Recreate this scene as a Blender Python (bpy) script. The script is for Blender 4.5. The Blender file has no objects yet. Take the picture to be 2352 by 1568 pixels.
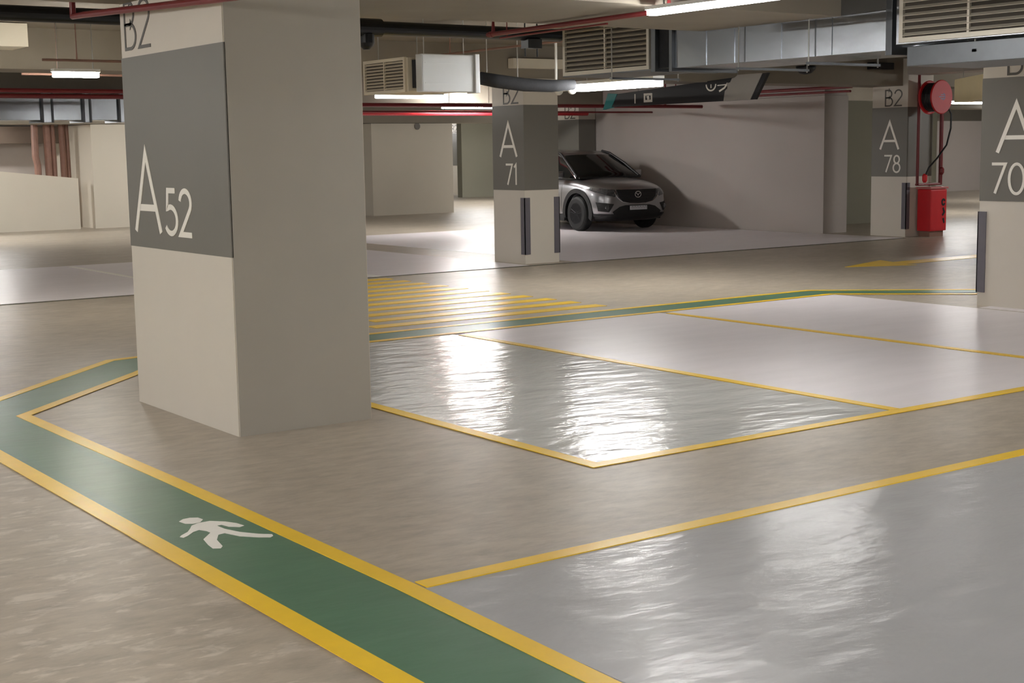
import bpy, bmesh, math, random
from mathutils import Vector, Matrix
from mathutils.bvhtree import BVHTree
random.seed(4)
PI = math.pi
scene = bpy.context.scene
C = bpy.data.collections.new('car_park'); scene.collection.children.link(C)

# ------------------------------------------------------------------ camera
CAM_H = 1.7
F_PX, PITCH, ROLL, YAW = 3291.6, .133454, -.0158181, .953256
fw = Vector((math.cos(PITCH)*math.cos(YAW), math.cos(PITCH)*math.sin(YAW), -math.sin(PITCH)))
r0 = Vector((math.sin(YAW), -math.cos(YAW), 0)); u0 = r0.cross(fw)
cr = math.cos(ROLL)*r0 + math.sin(ROLL)*u0
cu = -math.sin(ROLL)*r0 + math.cos(ROLL)*u0
cd = bpy.data.cameras.new('camera'); cam = bpy.data.objects.new('camera', cd); C.objects.link(cam)
cd.sensor_width = 36; cd.lens = F_PX/2352*36; cd.clip_start = .05; cd.clip_end = 200
cam.matrix_world = Matrix(((cr.x, cu.x, -fw.x, 0), (cr.y, cu.y, -fw.y, 0), (cr.z, cu.z, -fw.z, CAM_H), (0, 0, 0, 1)))
scene.camera = cam

# ------------------------------------------------------------------ world and exposure
w = bpy.data.worlds.new('world'); scene.world = w; w.use_nodes = True
w.node_tree.nodes['Background'].inputs[0].default_value = (.95, .93, .9, 1)
w.node_tree.nodes['Background'].inputs[1].default_value = .02
scene.view_settings.view_transform = 'Standard'; scene.view_settings.look = 'None'
scene.view_settings.gamma = 1; scene.view_settings.use_curve_mapping = False
scene.view_settings.exposure = 1.6
LAMP = 52.0        # emission of the tube lamp diffusers
scene.cycles.max_bounces = 10; scene.cycles.diffuse_bounces = 8

# ------------------------------------------------------------------ materials
def srgb(r, g, b):
    f = lambda c: (c/255)/12.92 if c/255 <= .04045 else (((c/255)+.055)/1.055)**2.4
    return (f(r), f(g), f(b), 1)
MATS = {}
def mat(name, col, rough=.6, metal=0, var=.06, scale=3., bump=0., bscale=60., emit=0, stretch=(1, 1, 1), coat=0, spec=.5, rvar=0, bdist=.01, rot=0, sides=None):
    """sides: (scale, amount) adds broad stains of the thing itself"""
    m = bpy.data.materials.new(name); m.use_nodes = True; nt = m.node_tree; N = nt.nodes; L = nt.links
    b = N['Principled BSDF']
    b.inputs['Roughness'].default_value = rough; b.inputs['Metallic'].default_value = metal
    b.inputs['Specular IOR Level'].default_value = spec
    if coat: b.inputs['Coat Weight'].default_value = coat; b.inputs['Coat Roughness'].default_value = .08
    tc = N.new('ShaderNodeTexCoord'); mp = N.new('ShaderNodeMapping'); mp.inputs['Scale'].default_value = stretch
    mp.inputs['Rotation'].default_value = (0, 0, rot)
    L.new(tc.outputs['Object'], mp.inputs['Vector'])
    nz = N.new('ShaderNodeTexNoise'); nz.inputs['Scale'].default_value = scale; nz.inputs['Detail'].default_value = 8; nz.inputs['Roughness'].default_value = .6
    L.new(mp.outputs[0], nz.inputs['Vector'])
    mr = N.new('ShaderNodeMapRange'); mr.inputs[1].default_value = .25; mr.inputs[2].default_value = .75
    mr.inputs[3].default_value = 1-var; mr.inputs[4].default_value = 1+var
    L.new(nz.outputs['Fac'], mr.inputs[0])
    mx = N.new('ShaderNodeMix'); mx.data_type = 'RGBA'; mx.blend_type = 'MULTIPLY'; mx.inputs[0].default_value = 1
    mx.inputs[6].default_value = col; L.new(mr.outputs[0], mx.inputs[7])
    L.new(mx.outputs[2], b.inputs['Base Color'])
    if rvar:
        mr2 = N.new('ShaderNodeMapRange'); mr2.inputs[1].default_value = 0; mr2.inputs[2].default_value = 1
        mr2.inputs[3].default_value = max(.02, rough-rvar); mr2.inputs[4].default_value = rough+rvar
        n3 = N.new('ShaderNodeTexNoise'); n3.inputs['Scale'].default_value = scale*.9; n3.inputs['Detail'].default_value = 1.5
        L.new(mp.outputs[0], n3.inputs['Vector']); L.new(n3.outputs['Fac'], mr2.inputs[0]); L.new(mr2.outputs[0], b.inputs['Roughness'])
    if bump:
        n2 = N.new('ShaderNodeTexNoise'); n2.inputs['Scale'].default_value = bscale; n2.inputs['Detail'].default_value = 4
        L.new(mp.outputs[0], n2.inputs['Vector'])
        bp = N.new('ShaderNodeBump'); bp.inputs['Strength'].default_value = bump; bp.inputs['Distance'].default_value = bdist
        L.new(n2.outputs['Fac'], bp.inputs['Height']); L.new(bp.outputs[0], b.inputs['Normal'])
    if emit:
        b.inputs['Emission Color'].default_value = col; b.inputs['Emission Strength'].default_value = emit
    MATS[name] = m
    return m

def concrete_mat():
    m = mat('concrete_floor', srgb(176, 165, 149), .38, var=.10, scale=1.3, bump=.25, bscale=9, stretch=(1, 1.7, 1), rvar=.07, bdist=.006, rot=-.6)
    nt = m.node_tree; N = nt.nodes; L = nt.links; b = N['Principled BSDF']
    src = b.inputs['Base Color'].links[0].from_socket
    tc = [n for n in N if n.type == 'TEX_COORD'][0]
    # pale scuffs of laitance and fine dark trowel streaks
    mp = N.new('ShaderNodeMapping'); mp.inputs['Scale'].default_value = (1.5, 3.6, 1); mp.inputs['Rotation'].default_value = (0, 0, .62)
    L.new(tc.outputs['Object'], mp.inputs['Vector'])
    n1 = N.new('ShaderNodeTexNoise'); n1.inputs['Scale'].default_value = 3.0; n1.inputs['Detail'].default_value = 9; n1.inputs['Roughness'].default_value = .65
    n1.inputs['Distortion'].default_value = .6
    L.new(mp.outputs[0], n1.inputs['Vector'])
    r1 = N.new('ShaderNodeMapRange'); r1.inputs[1].default_value = .53; r1.inputs[2].default_value = .62; r1.inputs[3].default_value = 0; r1.inputs[4].default_value = .5
    L.new(n1.outputs['Fac'], r1.inputs[0])
    # the scuffs sit mostly on the worn driveway left of the walkway
    sx = N.new('ShaderNodeSeparateXYZ'); L.new(tc.outputs['Object'], sx.inputs[0])
    wx = N.new('ShaderNodeMapRange'); wx.inputs[1].default_value = 2.6; wx.inputs[2].default_value = 2.0; wx.inputs[3].default_value = .25; wx.inputs[4].default_value = 1
    L.new(sx.outputs['X'], wx.inputs[0])
    mu = N.new('ShaderNodeMath'); mu.operation = 'MULTIPLY'; L.new(r1.outputs[0], mu.inputs[0]); L.new(wx.outputs[0], mu.inputs[1])
    m1 = N.new('ShaderNodeMix'); m1.data_type = 'RGBA'; L.new(mu.outputs[0], m1.inputs[0]); L.new(src, m1.inputs[6]); m1.inputs[7].default_value = srgb(222, 212, 198)
    n2 = N.new('ShaderNodeTexNoise'); n2.inputs['Scale'].default_value = 3.1; n2.inputs['Detail'].default_value = 10; n2.inputs['Roughness'].default_value = .7
    L.new(mp.outputs[0], n2.inputs['Vector'])
    r2 = N.new('ShaderNodeMapRange'); r2.inputs[1].default_value = .42; r2.inputs[2].default_value = .7; r2.inputs[3].default_value = 1.03; r2.inputs[4].default_value = .74
    L.new(n2.outputs['Fac'], r2.inputs[0])
    m2 = N.new('ShaderNodeMix'); m2.data_type = 'RGBA'; m2.blend_type = 'MULTIPLY'; m2.inputs[0].default_value = 1
    L.new(m1.outputs[2], m2.inputs[6]); L.new(r2.outputs[0], m2.inputs[7]); L.new(m2.outputs[2], b.inputs['Base Color'])
    return m
M_conc = concrete_mat()
M_bay = mat('bay_paint', srgb(206, 208, 205), .19, var=.03, scale=1.1, bump=.8, bscale=2.6, rvar=.06, bdist=.02, spec=.38, stretch=(1, 2.4, 1), rot=.62)
M_matte = mat('bay_paint_matte', srgb(179, 180, 182), .235, var=.03, scale=.9, bump=.6, bscale=2.4, bdist=.016, spec=.3, stretch=(1, 2.2, 1), rot=.62, rvar=.03)
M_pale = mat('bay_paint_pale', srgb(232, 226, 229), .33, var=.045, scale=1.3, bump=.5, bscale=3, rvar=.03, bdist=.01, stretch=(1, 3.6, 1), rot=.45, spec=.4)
M_green = mat('walkway_green', srgb(82, 122, 96), .34, var=.10, scale=2.2, bump=.3, bscale=7, rvar=.03, stretch=(1, 2.4, 1), rot=.62, bdist=.004)
M_yel = mat('yellow_paint', srgb(250, 206, 38), .33, var=.05, scale=6, bump=.2, bscale=30, bdist=.003)
M_line = mat('white_floor_paint', srgb(250, 248, 240), .35, var=.03, scale=8)
M_white = mat('pillar_white', srgb(213, 206, 194), .55, var=.025, scale=1.2, bump=.08, bscale=70, bdist=.003)
M_side = mat('pillar_side_grey', srgb(176, 171, 160), .6, var=.035, scale=1.4, bump=.08, bscale=70, bdist=.003)  # greyer tone for two faces of the A52 pillar
M_band = mat('pillar_grey', srgb(116, 113, 106), .5, var=.02, scale=1.2, bump=.08, bscale=70, bdist=.003)
M_letter = mat('sign_white', srgb(244, 240, 230), .5, var=.01)
M_dkletter = mat('sign_dark', srgb(88, 84, 78), .5, var=.01)
M_guard = mat('guard_rubber', srgb(104, 101, 108), .6, var=.05, scale=12)
M_wall = mat('wall_paint', srgb(178, 170, 164), .6, var=.03, scale=.7, bump=.06, bscale=50, bdist=.003)
M_wallw = mat('wall_cream', srgb(212, 205, 190), .6, var=.025, scale=.7)
M_wallg = mat('wall_olive', srgb(150, 148, 132), .6, var=.03, scale=.7)
M_ceil = mat('ceiling_concrete', srgb(142, 134, 121), .8, var=.09, scale=1.4, bump=.1, bscale=40, bdist=.004)
M_galv = mat('galvanised_steel', srgb(158, 162, 167), .2, metal=.95, var=.03, scale=1.5, bump=.15, bscale=2, bdist=.02)
M_galvd = mat('galvanised_flange', srgb(98, 101, 104), .4, metal=.8, var=.08, scale=8)
M_light = mat('zinc_bright', srgb(222, 226, 228), .35, metal=.45, var=.02)
M_grille = mat('grille_aluminium', srgb(196, 190, 176), .45, metal=.25, var=.03, scale=8)
M_void = mat('duct_interior', srgb(66, 60, 52), .8, var=.05)
M_black = mat('black_pipe', srgb(20, 21, 24), .35, var=.1, scale=9)
M_insul = mat('insulation_grey', srgb(50, 51, 54), .85, var=.1, spec=.2, scale=14, bump=.3, bscale=30)
M_red = mat('red_pipe', srgb(118, 34, 38), .35, var=.08, scale=9)
M_redb = mat('fire_red', srgb(205, 26, 36), .5, var=.05, scale=9)
M_rust = mat('rust_pipe', srgb(140, 106, 92), .5, var=.14, scale=7)
M_housing = mat('lamp_housing', srgb(225, 225, 220), .4, var=.01)
M_rod = mat('hanger_rod', srgb(170, 168, 162), .4, metal=.5, var=.03)
M_sign = mat('sign_black', srgb(26, 26, 30), .4, var=.03)
M_signg = mat('sign_grey', srgb(158, 154, 148), .5, var=.02)
M_teal = mat('sign_teal', srgb(50, 140, 140), .45, var=.02)
M_yelbox = mat('duct_yellow_lit', srgb(238, 222, 176), .5, var=.04, scale=4)
M_panelw = mat('white_duct_lit_beam', srgb(216, 208, 190), .6, var=.02)
def emitter(name, strength, col=(1, .98, .955, 1)):
    m = bpy.data.materials.new(name); m.use_nodes = True; b = m.node_tree.nodes['Principled BSDF']
    b.inputs['Base Color'].default_value = (.9, .9, .88, 1); b.inputs['Emission Color'].default_value = col
    b.inputs['Emission Strength'].default_value = strength; return m
M_tube = emitter('lamp_diffuser', LAMP)
M_tube_w = emitter('lamp_diffuser_warm', LAMP, (1, .95, .86, 1))
M_tube_l = emitter('lamp_diffuser_low', LAMP*.5)
M_tube_d = emitter('lamp_diffuser_faint', LAMP*.12)
M_tube_half = emitter('lamp_diffuser_half', LAMP*.6)
M_tube_off = emitter('lamp_diffuser_dim', 1.2)
M_tube_c = emitter('lamp_diffuser_cool', LAMP*1.2, (.97, .95, 1, 1))

# ------------------------------------------------------------------ mesh helpers
def new(name, bm, m, parent=None, smooth=False, loc=None):
    me = bpy.data.meshes.new(name); bmesh.ops.recalc_face_normals(bm, faces=bm.faces); bm.to_mesh(me); bm.free()
    for p in me.polygons: p.use_smooth = smooth
    ms = m if isinstance(m, (list, tuple)) else [m]
    for q in ms: me.materials.append(q)
    o = bpy.data.objects.new(name, me); C.objects.link(o)
    if parent: o.parent = parent; o.location = -Vector(parent.location) if loc is None else loc
    elif loc is not None: o.location = loc
    return o
def thing(name, label, cat, loc, group=None):
    o = bpy.data.objects.new(name, None); C.objects.link(o); o.location = loc; o.empty_display_size = .2
    o['label'] = label; o['category'] = cat
    if group: o['group'] = group
    return o
def tag(o, label, cat, group=None):
    o['label'] = label; o['category'] = cat
    if group: o['group'] = group
    return o
def struct(name, bm, m):
    o = new(name, bm, m); o['kind'] = 'structure'; return o
def box(bm, x0, x1, y0, y1, z0, z1, bev=0, mi=0):
    vs = [bm.verts.new((x, y, z)) for x in (x0, x1) for y in (y0, y1) for z in (z0, z1)]
    fs = []
    for q in ((0, 1, 3, 2), (4, 6, 7, 5), (0, 4, 5, 1), (2, 3, 7, 6), (0, 2, 6, 4), (1, 5, 7, 3)):
        f = bm.faces.new([vs[i] for i in q]); f.material_index = mi; fs.append(f)
    if bev:
        es = list({e for f in fs for e in f.edges})
        bmesh.ops.bevel(bm, geom=es, offset=bev, segments=2, affect='EDGES', profile=.7)
    return vs
def B(*a, **k):
    bm = bmesh.new(); box(bm, *a, **k); return bm
def prism(bm, pts, z0, z1):
    lo = [bm.verts.new((p[0], p[1], z0)) for p in pts]; hi = [bm.verts.new((p[0], p[1], z1)) for p in pts]
    n = len(pts); bm.faces.new(lo[::-1]); bm.faces.new(hi)
    for i in range(n): bm.faces.new((lo[i], lo[(i+1) % n], hi[(i+1) % n], hi[i]))
def tube(bm, pts, r, n=12, cap=True):
    pts = [Vector(p) for p in pts]; rings = []
    up = None
    for i, p in enumerate(pts):
        d = (pts[min(i+1, len(pts)-1)] - pts[max(i-1, 0)]).normalized()
        if up is None: up = Vector((0, 0, 1)) if abs(d.z) < .9 else Vector((1, 0, 0))
        s = d.cross(up).normalized(); up = s.cross(d).normalized()
        rr = r[i] if isinstance(r, (list, tuple)) else r
        # widen at bends so the tube keeps its bore
        rings.append([bm.verts.new(p + (s*math.cos(2*PI*k/n) + up*math.sin(2*PI*k/n))*rr) for k in range(n)])
    for a, b in zip(rings, rings[1:]):
        for k in range(n): bm.faces.new((a[k], a[(k+1) % n], b[(k+1) % n], b[k]))
    if cap: bm.faces.new(rings[0][::-1]); bm.faces.new(rings[-1])
def T(pts, r, n=12):
    bm = bmesh.new(); tube(bm, pts, r, n); return bm
def lathe(bm, prof, origin, axis, n=32):
    """prof: list of (radius, offset along axis)"""
    o = Vector(origin); a = Vector(axis).normalized(); t = Vector((0, 0, 1)) if abs(a.z) < .9 else Vector((1, 0, 0))
    s = a.cross(t).normalized(); u = s.cross(a)
    rings = [[bm.verts.new(o + a*h + (s*math.cos(2*PI*k/n) + u*math.sin(2*PI*k/n))*max(r, 1e-4)) for k in range(n)] for r, h in prof]
    for A_, B_ in zip(rings, rings[1:]):
        for k in range(n): bm.faces.new((A_[k], A_[(k+1) % n], B_[(k+1) % n], B_[k]))
    bm.faces.new(rings[0][::-1]); bm.faces.new(rings[-1])

# ------------------------------------------------------------------ strokes lettering
def arc(cx, cy, rx, ry, a0, a1, n=14):
    return [(cx+rx*math.cos(math.radians(a0+(a1-a0)*i/n)), cy+ry*math.sin(math.radians(a0+(a1-a0)*i/n))) for i in range(n+1)]
GLYPH = {   # unit height, own width
 'A': (.86, [[(0, 0), (.43, 1), (.86, 0)], [(.13, .31), (.73, .31)]]),
 'B': (.52, [[(0, 0), (0, 1), (.24, 1)] + arc(.24, .76, .22, .24, 90, -90, 10) + [(0, .52), (.27, .52)] + arc(.27, .26, .25, .26, 90, -90, 12) + [(0, 0)]]),
 '2': (.54, [arc(.27, .73, .26, .27, 172, -38, 16) + [(.0, 0), (.54, 0)]]),
 '5': (.52, [[(.46, 1), (.1, 1), (.05, .58)] + arc(.22, .31, .3, .31, 118, -150, 18)]),
 '7': (.54, [[(0, 1), (.54, 1), (.14, 0)]]),
 '1': (.18, [[(0, .86), (.16, 1), (.16, 0)]]),
 '8': (.5, [arc(.25, .77, .2, .23, 0, 360, 20), arc(.25, .27, .25, .27, 0, 360, 20)]),
 '0': (.58, [arc(.29, .5, .29, .5, 0, 360, 28)]),
 'P': (.5, [[(0, 0), (0, 1), (.24, 1)] + arc(.24, .74, .24, .26, 90, -90, 10) + [(0, .48)]]),
}
def strip(bm, pts, hw, mp, d0, d1):
    n = len(pts); closed = (Vector(pts[0]) - Vector(pts[-1])).length < 1e-5
    P = [Vector(p) for p in pts]; L_, R_ = [], []
    for i in range(n):
        a = (P[i]-P[i-1]).normalized() if i > 0 else None
        b = (P[i+1]-P[i]).normalized() if i < n-1 else None
        if closed and i in (0, n-1): a = (P[n-1]-P[n-2]).normalized(); b = (P[1]-P[0]).normalized()
        if a is None: a = b
        if b is None: b = a
        t = (a+b)
        t = t.normalized() if t.length > .05 else a
        nr = Vector((-t.y, t.x)); k = 1/max(.3, nr.dot(Vector((-a.y, a.x)))) if t.length else 1
        L_.append(P[i]+nr*hw*k); R_.append(P[i]-nr*hw*k)
    q = [[bm.verts.new(mp(v.x, v.y, d)) for v in (L_[i], R_[i]) for d in (d0, d1)] for i in range(n)]
    for a, b in zip(q, q[1:]):
        for f in ((a[0], a[1], b[1], b[0]), (a[1], a[3], b[3], b[1]), (a[3], a[2], b[2], b[3]), (a[2], a[0], b[0], b[2])):
            bm.faces.new(f)
    if not closed:
        bm.faces.new((q[0][0], q[0][2], q[0][3], q[0][1])); bm.faces.new((q[-1][0], q[-1][1], q[-1][3], q[-1][2]))
def lettering(name, text, x_plane, y_left, z0, hgt, stroke, m, parent, gap=.16, wide=1.0, d=.004):
    """text on a face that looks towards -X; it reads towards -Y"""
    bm = bmesh.new(); u = 0
    for ch in text:
        wd, st = GLYPH[ch]
        for k, s in enumerate(st):
            pts = [((u+p[0])*hgt*wide, p[1]*hgt) for p in s]
            strip(bm, pts, stroke/2, lambda a, b, dd: (x_plane-dd, y_left-a, z0+b), 0, d*(1-.3*k))
        u += wd + gap
    return new(name, bm, m, parent)

# ------------------------------------------------------------------ the shell
ZC = 3.2
struct('floor', B(-14, 56, -12, 56, -.3, 0), M_conc)
struct('ceiling', B(-14, 56, -12, 56, ZC, ZC+.3), M_ceil)
for n_, a in (('wall_back', (-14, 56, 54, 54.3)), ('wall_right', (55, 55.3, -12, 54)), ('wall_left', (-14, -13.7, -12, 54)), ('wall_front', (-14, 56, -12.3, -12))):
    struct(n_, B(a[0], a[1], a[2], a[3], 0, ZC), M_wall)
# broad downstand beams along the pillar rows
def beam(name, *a, m=None): return struct(name, B(*a), m or M_ceil)
beam('ceiling_beam_near', -14, 55, 7.9, 9.5, 2.70, ZC)
beam('ceiling_beam_middle', -14, 55, 17.26, 18.0, 2.72, ZC)
beam('ceiling_beam_back', -14, 55, 25.6, 26.6, 2.62, ZC)
beam('ceiling_beam_deep', -14, 55, 33.05, 33.9, 2.43, ZC)
beam('ceiling_beam_front', -14, 55, -.6, .6, 2.70, ZC)
beam('ceiling_beam_wall_line', 20.8, 21.4, 18.94, 25.58, 2.62, ZC, m=M_wall)
beam('ceiling_beam_wall_line_front', 20.8, 21.4, 9.52, 17.0, 2.9, ZC, m=M_wall)
# walls in view
struct('wall_car_side', B(20.8, 21.46, 18.94, 26.66, 0, 2.615), M_wall)
struct('wall_recess', B(21.48, 26.5, 20.8, 21.1, 0, 2.6), M_wallg)
struct('wall_block', B(19.08, 21.62, 33.1, 34.6, 0, 2.42), M_wallw)
struct('wall_far_middle', B(28.6, 36, 43.2, 43.5, 0, 2.7), M_wallg)
struct('wall_far_right', B(40.5, 50, 32, 32.3, 0, 2.42), M_wall)
struct('wall_left_block', B(11.62, 13.6, 33.2, 36, 0, 2.42), M_wallw)
struct('wall_left_deep', B(4, 11.6, 36.0, 36.3, 0, 2.4), M_wall)
struct('wall_left_downstand', B(4, 11.6, 35.2, 35.6, 2.02, 2.42), mat('downstand_brown', srgb(112, 98, 86), .7))
bm = bmesh.new()
vs = [(4, 0), (11.3, 0), (11.3, 1.18), (9.5, 1.38), (4, 1.45)]
lo = [bm.verts.new((x, 33.3, z)) for x, z in vs]; hi = [bm.verts.new((x, 33.5, z)) for x, z in vs]
bm.faces.new(lo); bm.faces.new(hi[::-1])
for i in range(5): bm.faces.new((lo[i], lo[(i+1) % 5], hi[(i+1) % 5], hi[i]))
struct('wall_ramp_parapet', bm, M_wallw)

# ------------------------------------------------------------------ painted floor
Z1, Z2, Z3, Z4 = .002, .004, .006, .008
def paint(name, polys, m, z0, z1, label, cat, group=None):
    bm = bmesh.new()
    for p in polys: prism(bm, p, z0, z1)
    return tag(new(name, bm, m), label, cat, group)
def rect(x0, x1, y0, y1): return [(x0, y0), (x1, y0), (x1, y1), (x0, y1)]
G_bay = 'grey painted parking bays'
paint('parking_bay', [rect(2.83, 24, -6, 4.64)], M_matte, 0, Z1, 'large grey painted bay floor in the lower right corner of the photo', 'parking bay')
paint('parking_bay', [rect(4.78, 7.2, 5.96, 11.1)], M_bay, 0, Z1, 'glossy grey parking bay right of the big A52 pillar, with the bright lamp reflection', 'parking bay')
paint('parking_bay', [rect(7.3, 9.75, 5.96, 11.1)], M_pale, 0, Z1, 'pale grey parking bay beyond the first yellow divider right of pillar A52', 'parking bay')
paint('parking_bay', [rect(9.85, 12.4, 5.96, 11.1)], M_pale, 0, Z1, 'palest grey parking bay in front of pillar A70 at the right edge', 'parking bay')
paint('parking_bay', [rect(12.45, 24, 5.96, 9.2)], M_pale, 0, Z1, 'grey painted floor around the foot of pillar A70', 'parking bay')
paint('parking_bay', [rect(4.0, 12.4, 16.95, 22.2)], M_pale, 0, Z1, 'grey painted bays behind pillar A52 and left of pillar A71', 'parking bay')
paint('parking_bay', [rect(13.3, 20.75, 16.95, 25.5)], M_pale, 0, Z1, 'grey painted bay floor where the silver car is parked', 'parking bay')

# green walkway with its yellow borders
wk = thing('walkway', 'green painted pedestrian walkway with yellow borders, running from bottom centre and turning behind pillar A52', 'walkway', (2.55, 6, 0))
bm = bmesh.new()
prism(bm, rect(2.31, 2.77, -3, 9.56), Z1, Z2)
prism(bm, [(2.31, 9.56), (2.77, 9.56), (4.07, 10.86), (4.30, 11.13), (12.3, 11.13), (12.3, 11.58), (4.14, 11.58), (3.75, 11.18)], Z1, Z2)
prism(bm, [(2.31, 9.56), (3.75, 11.18), (2.0, 9.46), (2.0, 9.3)], Z1, Z2)
prism(bm, [(12.3, 11.13), (12.3, 11.58), (12.75, 11.45), (14.6, 9.8), (14.3, 9.6), (12.55, 11.1)], Z1, Z2)
new('green_strip', bm, M_green, wk)
def line_part(name, pts, width, m, parent, z0=Z2, z1=Z3):
    bm = bmesh.new(); strip(bm, pts, width/2, lambda a, b, d: (a, b, d), z0, z1); return new(name, bm, m, parent)
line_part('yellow_border', [(2.75, -3), (2.77, 3.4), (2.805, 4.7), (2.80, 7), (2.765, 9.48), (4.06, 10.80), (4.36, 11.15), (12.4, 11.15), (13.8, 9.8)], .09, M_yel, wk)
line_part('yellow_border', [(2.265, -3), (2.265, 9.3), (1.6, 9.3)], .1, M_yel, wk)
line_part('yellow_border', [(1.4, 8.75), (4.12, 11.60), (4.4, 11.64), (12.5, 11.62), (14.4, 9.95)], .085, M_yel, wk)
def yline(pts, width, label, m=M_yel, cat='floor line'):
    bm = bmesh.new(); strip(bm, pts, width/2, lambda a, b, d: (a, b, d), Z1, Z3)
    return tag(new('floor_line', bm, m), label, cat)
yline([(2.865, 4.68), (30, 4.68)], .09, 'bright yellow line branching right from the walkway border in the lower half')
bm = bmesh.new()
strip(bm, [(4.74, 11.05), (4.74, 5.92), (18, 5.92)], .045, lambda a, b, d: (a, b, d), Z1, Z3)
tag(new('floor_line', bm, M_yel), 'yellow L-shaped bay line with its corner right of pillar A52', 'floor line')
yline([(7.25, 5.97), (7.25, 11.0)], .085, 'yellow divider between the first and second bay right of pillar A52')
yline([(9.8, 5.97), (9.8, 11.0)], .085, 'pale yellow divider nearest to pillar A70, at the right edge')
yline([(4.0, 16.9), (20.7, 16.9)], .06, 'thin dark joint line along the edge of the far bays', mat('joint_dark', srgb(96, 94, 80), .6))
yline([(7.28, 17.0), (7.28, 22)], .08, 'thin pale divider line on the far floor left of pillar A52', M_line)
yline([(4.72, 17.0), (4.72, 19)], .1, 'short yellow bay line at the left photo edge beyond the driveway')
yline([(9.85, 17.0), (9.85, 22)], .08, 'faint pale bay divider left of pillar A71', M_line)
# hatched area
hz = thing('hatched_marking', 'yellow hatched floor marking of parallel bars between pillars A52 and A71', 'floor marking', (8.5, 14, 0))
y = 11.98; k = 0
while y < 16.7:
    bm = bmesh.new(); prism(bm, rect(6.6 if k > 1 else 6.9+.25*k, 9.78, y, y+.2), 0, Z2); new('painted_bar', bm, M_yel, hz); y += .45; k += 1
# arrow on the far driveway
ar = [(15.3, 13.52), (16.25, 13.05), (16.2, 13.25), (19.5, 13.25), (19.5, 13.6), (16.4, 13.6), (16.55, 13.95)]
paint('direction_arrow', [ar], M_yel, 0, Z2, 'yellow arrow painted on the driveway left of pillar A70', 'arrow')
# walking figure, traced on the green strip (head towards +Y)
def at(px, py, z=0):
    d = fw + cr*((px-1176)/F_PX) - cu*((py-784)/F_PX); t = (z-CAM_H)/d.z
    return (d.x*t, d.y*t)
def man_pts(l): return [at(x/2.76, 1000+y_/2.76) for x, y_ in l]
bm = bmesh.new()
for pl_ in ([(1135, 552), (1160, 537), (1205, 528), (1255, 527), (1287, 538), (1270, 556), (1225, 566), (1175, 566)],
            [(1215, 578), (1255, 562), (1330, 548), (1430, 552), (1500, 562), (1548, 577), (1520, 587), (1450, 584), (1405, 572), (1375, 578),
             (1425, 598), (1520, 618), (1640, 630), (1725, 632), (1732, 642), (1715, 652), (1640, 652), (1520, 645), (1425, 625),
             (1385, 635), (1375, 668), (1412, 708), (1400, 722), (1350, 723), (1320, 700), (1290, 665), (1300, 655), (1335, 622), (1310, 612), (1262, 605), (1225, 618), (1190, 643), (1165, 655), (1140, 650), (1150, 640), (1190, 618), (1205, 598)]):
    P_ = man_pts(pl_)
    lo = [bm.verts.new((p[0], p[1], Z2+.0006)) for p in P_]; hi = [bm.verts.new((p[0], p[1], Z3)) for p in P_]
    f = bm.faces.new(hi); f2 = bm.faces.new(lo)
    for i in range(len(P_)): bm.faces.new((lo[i], lo[(i+1) % len(P_)], hi[(i+1) % len(P_)], hi[i]))
    bmesh.ops.triangulate(bm, faces=[f, f2])
tag(new('pedestrian_symbol', bm, M_line), 'white walking figure painted on the green walkway', 'floor symbol')

# ------------------------------------------------------------------ pillars
def pillar(label, x0, x1, y0, y1, code, num, band_all=True, a52=False, ztop=2.7, guards=((0, 0),), lz=None, level='B2'):
    t = thing('pillar', label, 'pillar', (x0, y0, 0))
    sh = bmesh.new(); box(sh, x0, x1, y0, y1, 0, ztop)
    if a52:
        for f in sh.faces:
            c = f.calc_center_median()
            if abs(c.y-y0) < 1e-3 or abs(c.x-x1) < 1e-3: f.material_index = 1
        bmesh.ops.bevel(sh, geom=[e for e in sh.edges if abs(e.verts[0].co.z-e.verts[1].co.z) > 1], offset=.006, segments=2, affect='EDGES')
    new('shaft', sh, [M_white, M_side], t)
    bm = bmesh.new(); d = .003
    if band_all: box(bm, x0-d, x1+d, y0-d, y1+d, 1.09, 2.34)
    else: box(bm, x0-d, x0+.01, y0, y1, 1.085, 2.345)
    new('grey_band', bm, M_band, t)
    xf = x0-d
    if a52:
        lettering('zone_letter', 'A', xf, 9.41, 1.19, .52, .045, M_letter, t, wide=.98)
        lettering('bay_number', '52', xf, 8.87, 1.195, .275, .035, M_letter, t, wide=1.2, gap=.16)
        lettering('level_code', 'B2', x0, 9.45, 2.40, .30, .022, M_dkletter, t, wide=1.2, gap=.16)
    else:
        yc = y1-.20
        if code: lettering('zone_letter', code, xf, yc, 1.585, .49, .042, M_letter, t)
        if num: lettering('bay_number', num, xf, y1-(.34 if num == '71' else .14 if num == '70' else .3), 1.17, .30, .03, M_letter, t)
        lettering('level_code', level, x0, y1-.3, 2.37, .28, .025, M_dkletter, t, wide=1.1)
    for gx, gy in guards:
        g = bmesh.new(); X = x0 if gx == 0 else x1; Y = y0 if gy == 0 else y1
        sx = -1 if gx == 0 else 1; sy = -1 if gy == 0 else 1
        box(g, *sorted((X+sx*.012, X-sx*.09)), *sorted((Y, Y+sy*.012)), .14, .98)
        box(g, *sorted((X, X+sx*.012)), *sorted((Y+sy*.012, Y-sy*.09)), .14, .98)
        new('corner_guard', g, M_guard, t)
    return t
pillar('big pillar with white A52 on a grey band, nearest to the viewer', 3.58, 4.5, 7.9, 9.54, 'A', '52', band_all=False, a52=True, guards=())
pillar('pillar marked A 71 in the centre, half hiding the silver car', 12.5, 13.13, 17.22, 18.02, 'A', '71', guards=((0, 0), (1, 0)), ztop=2.72)
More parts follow.
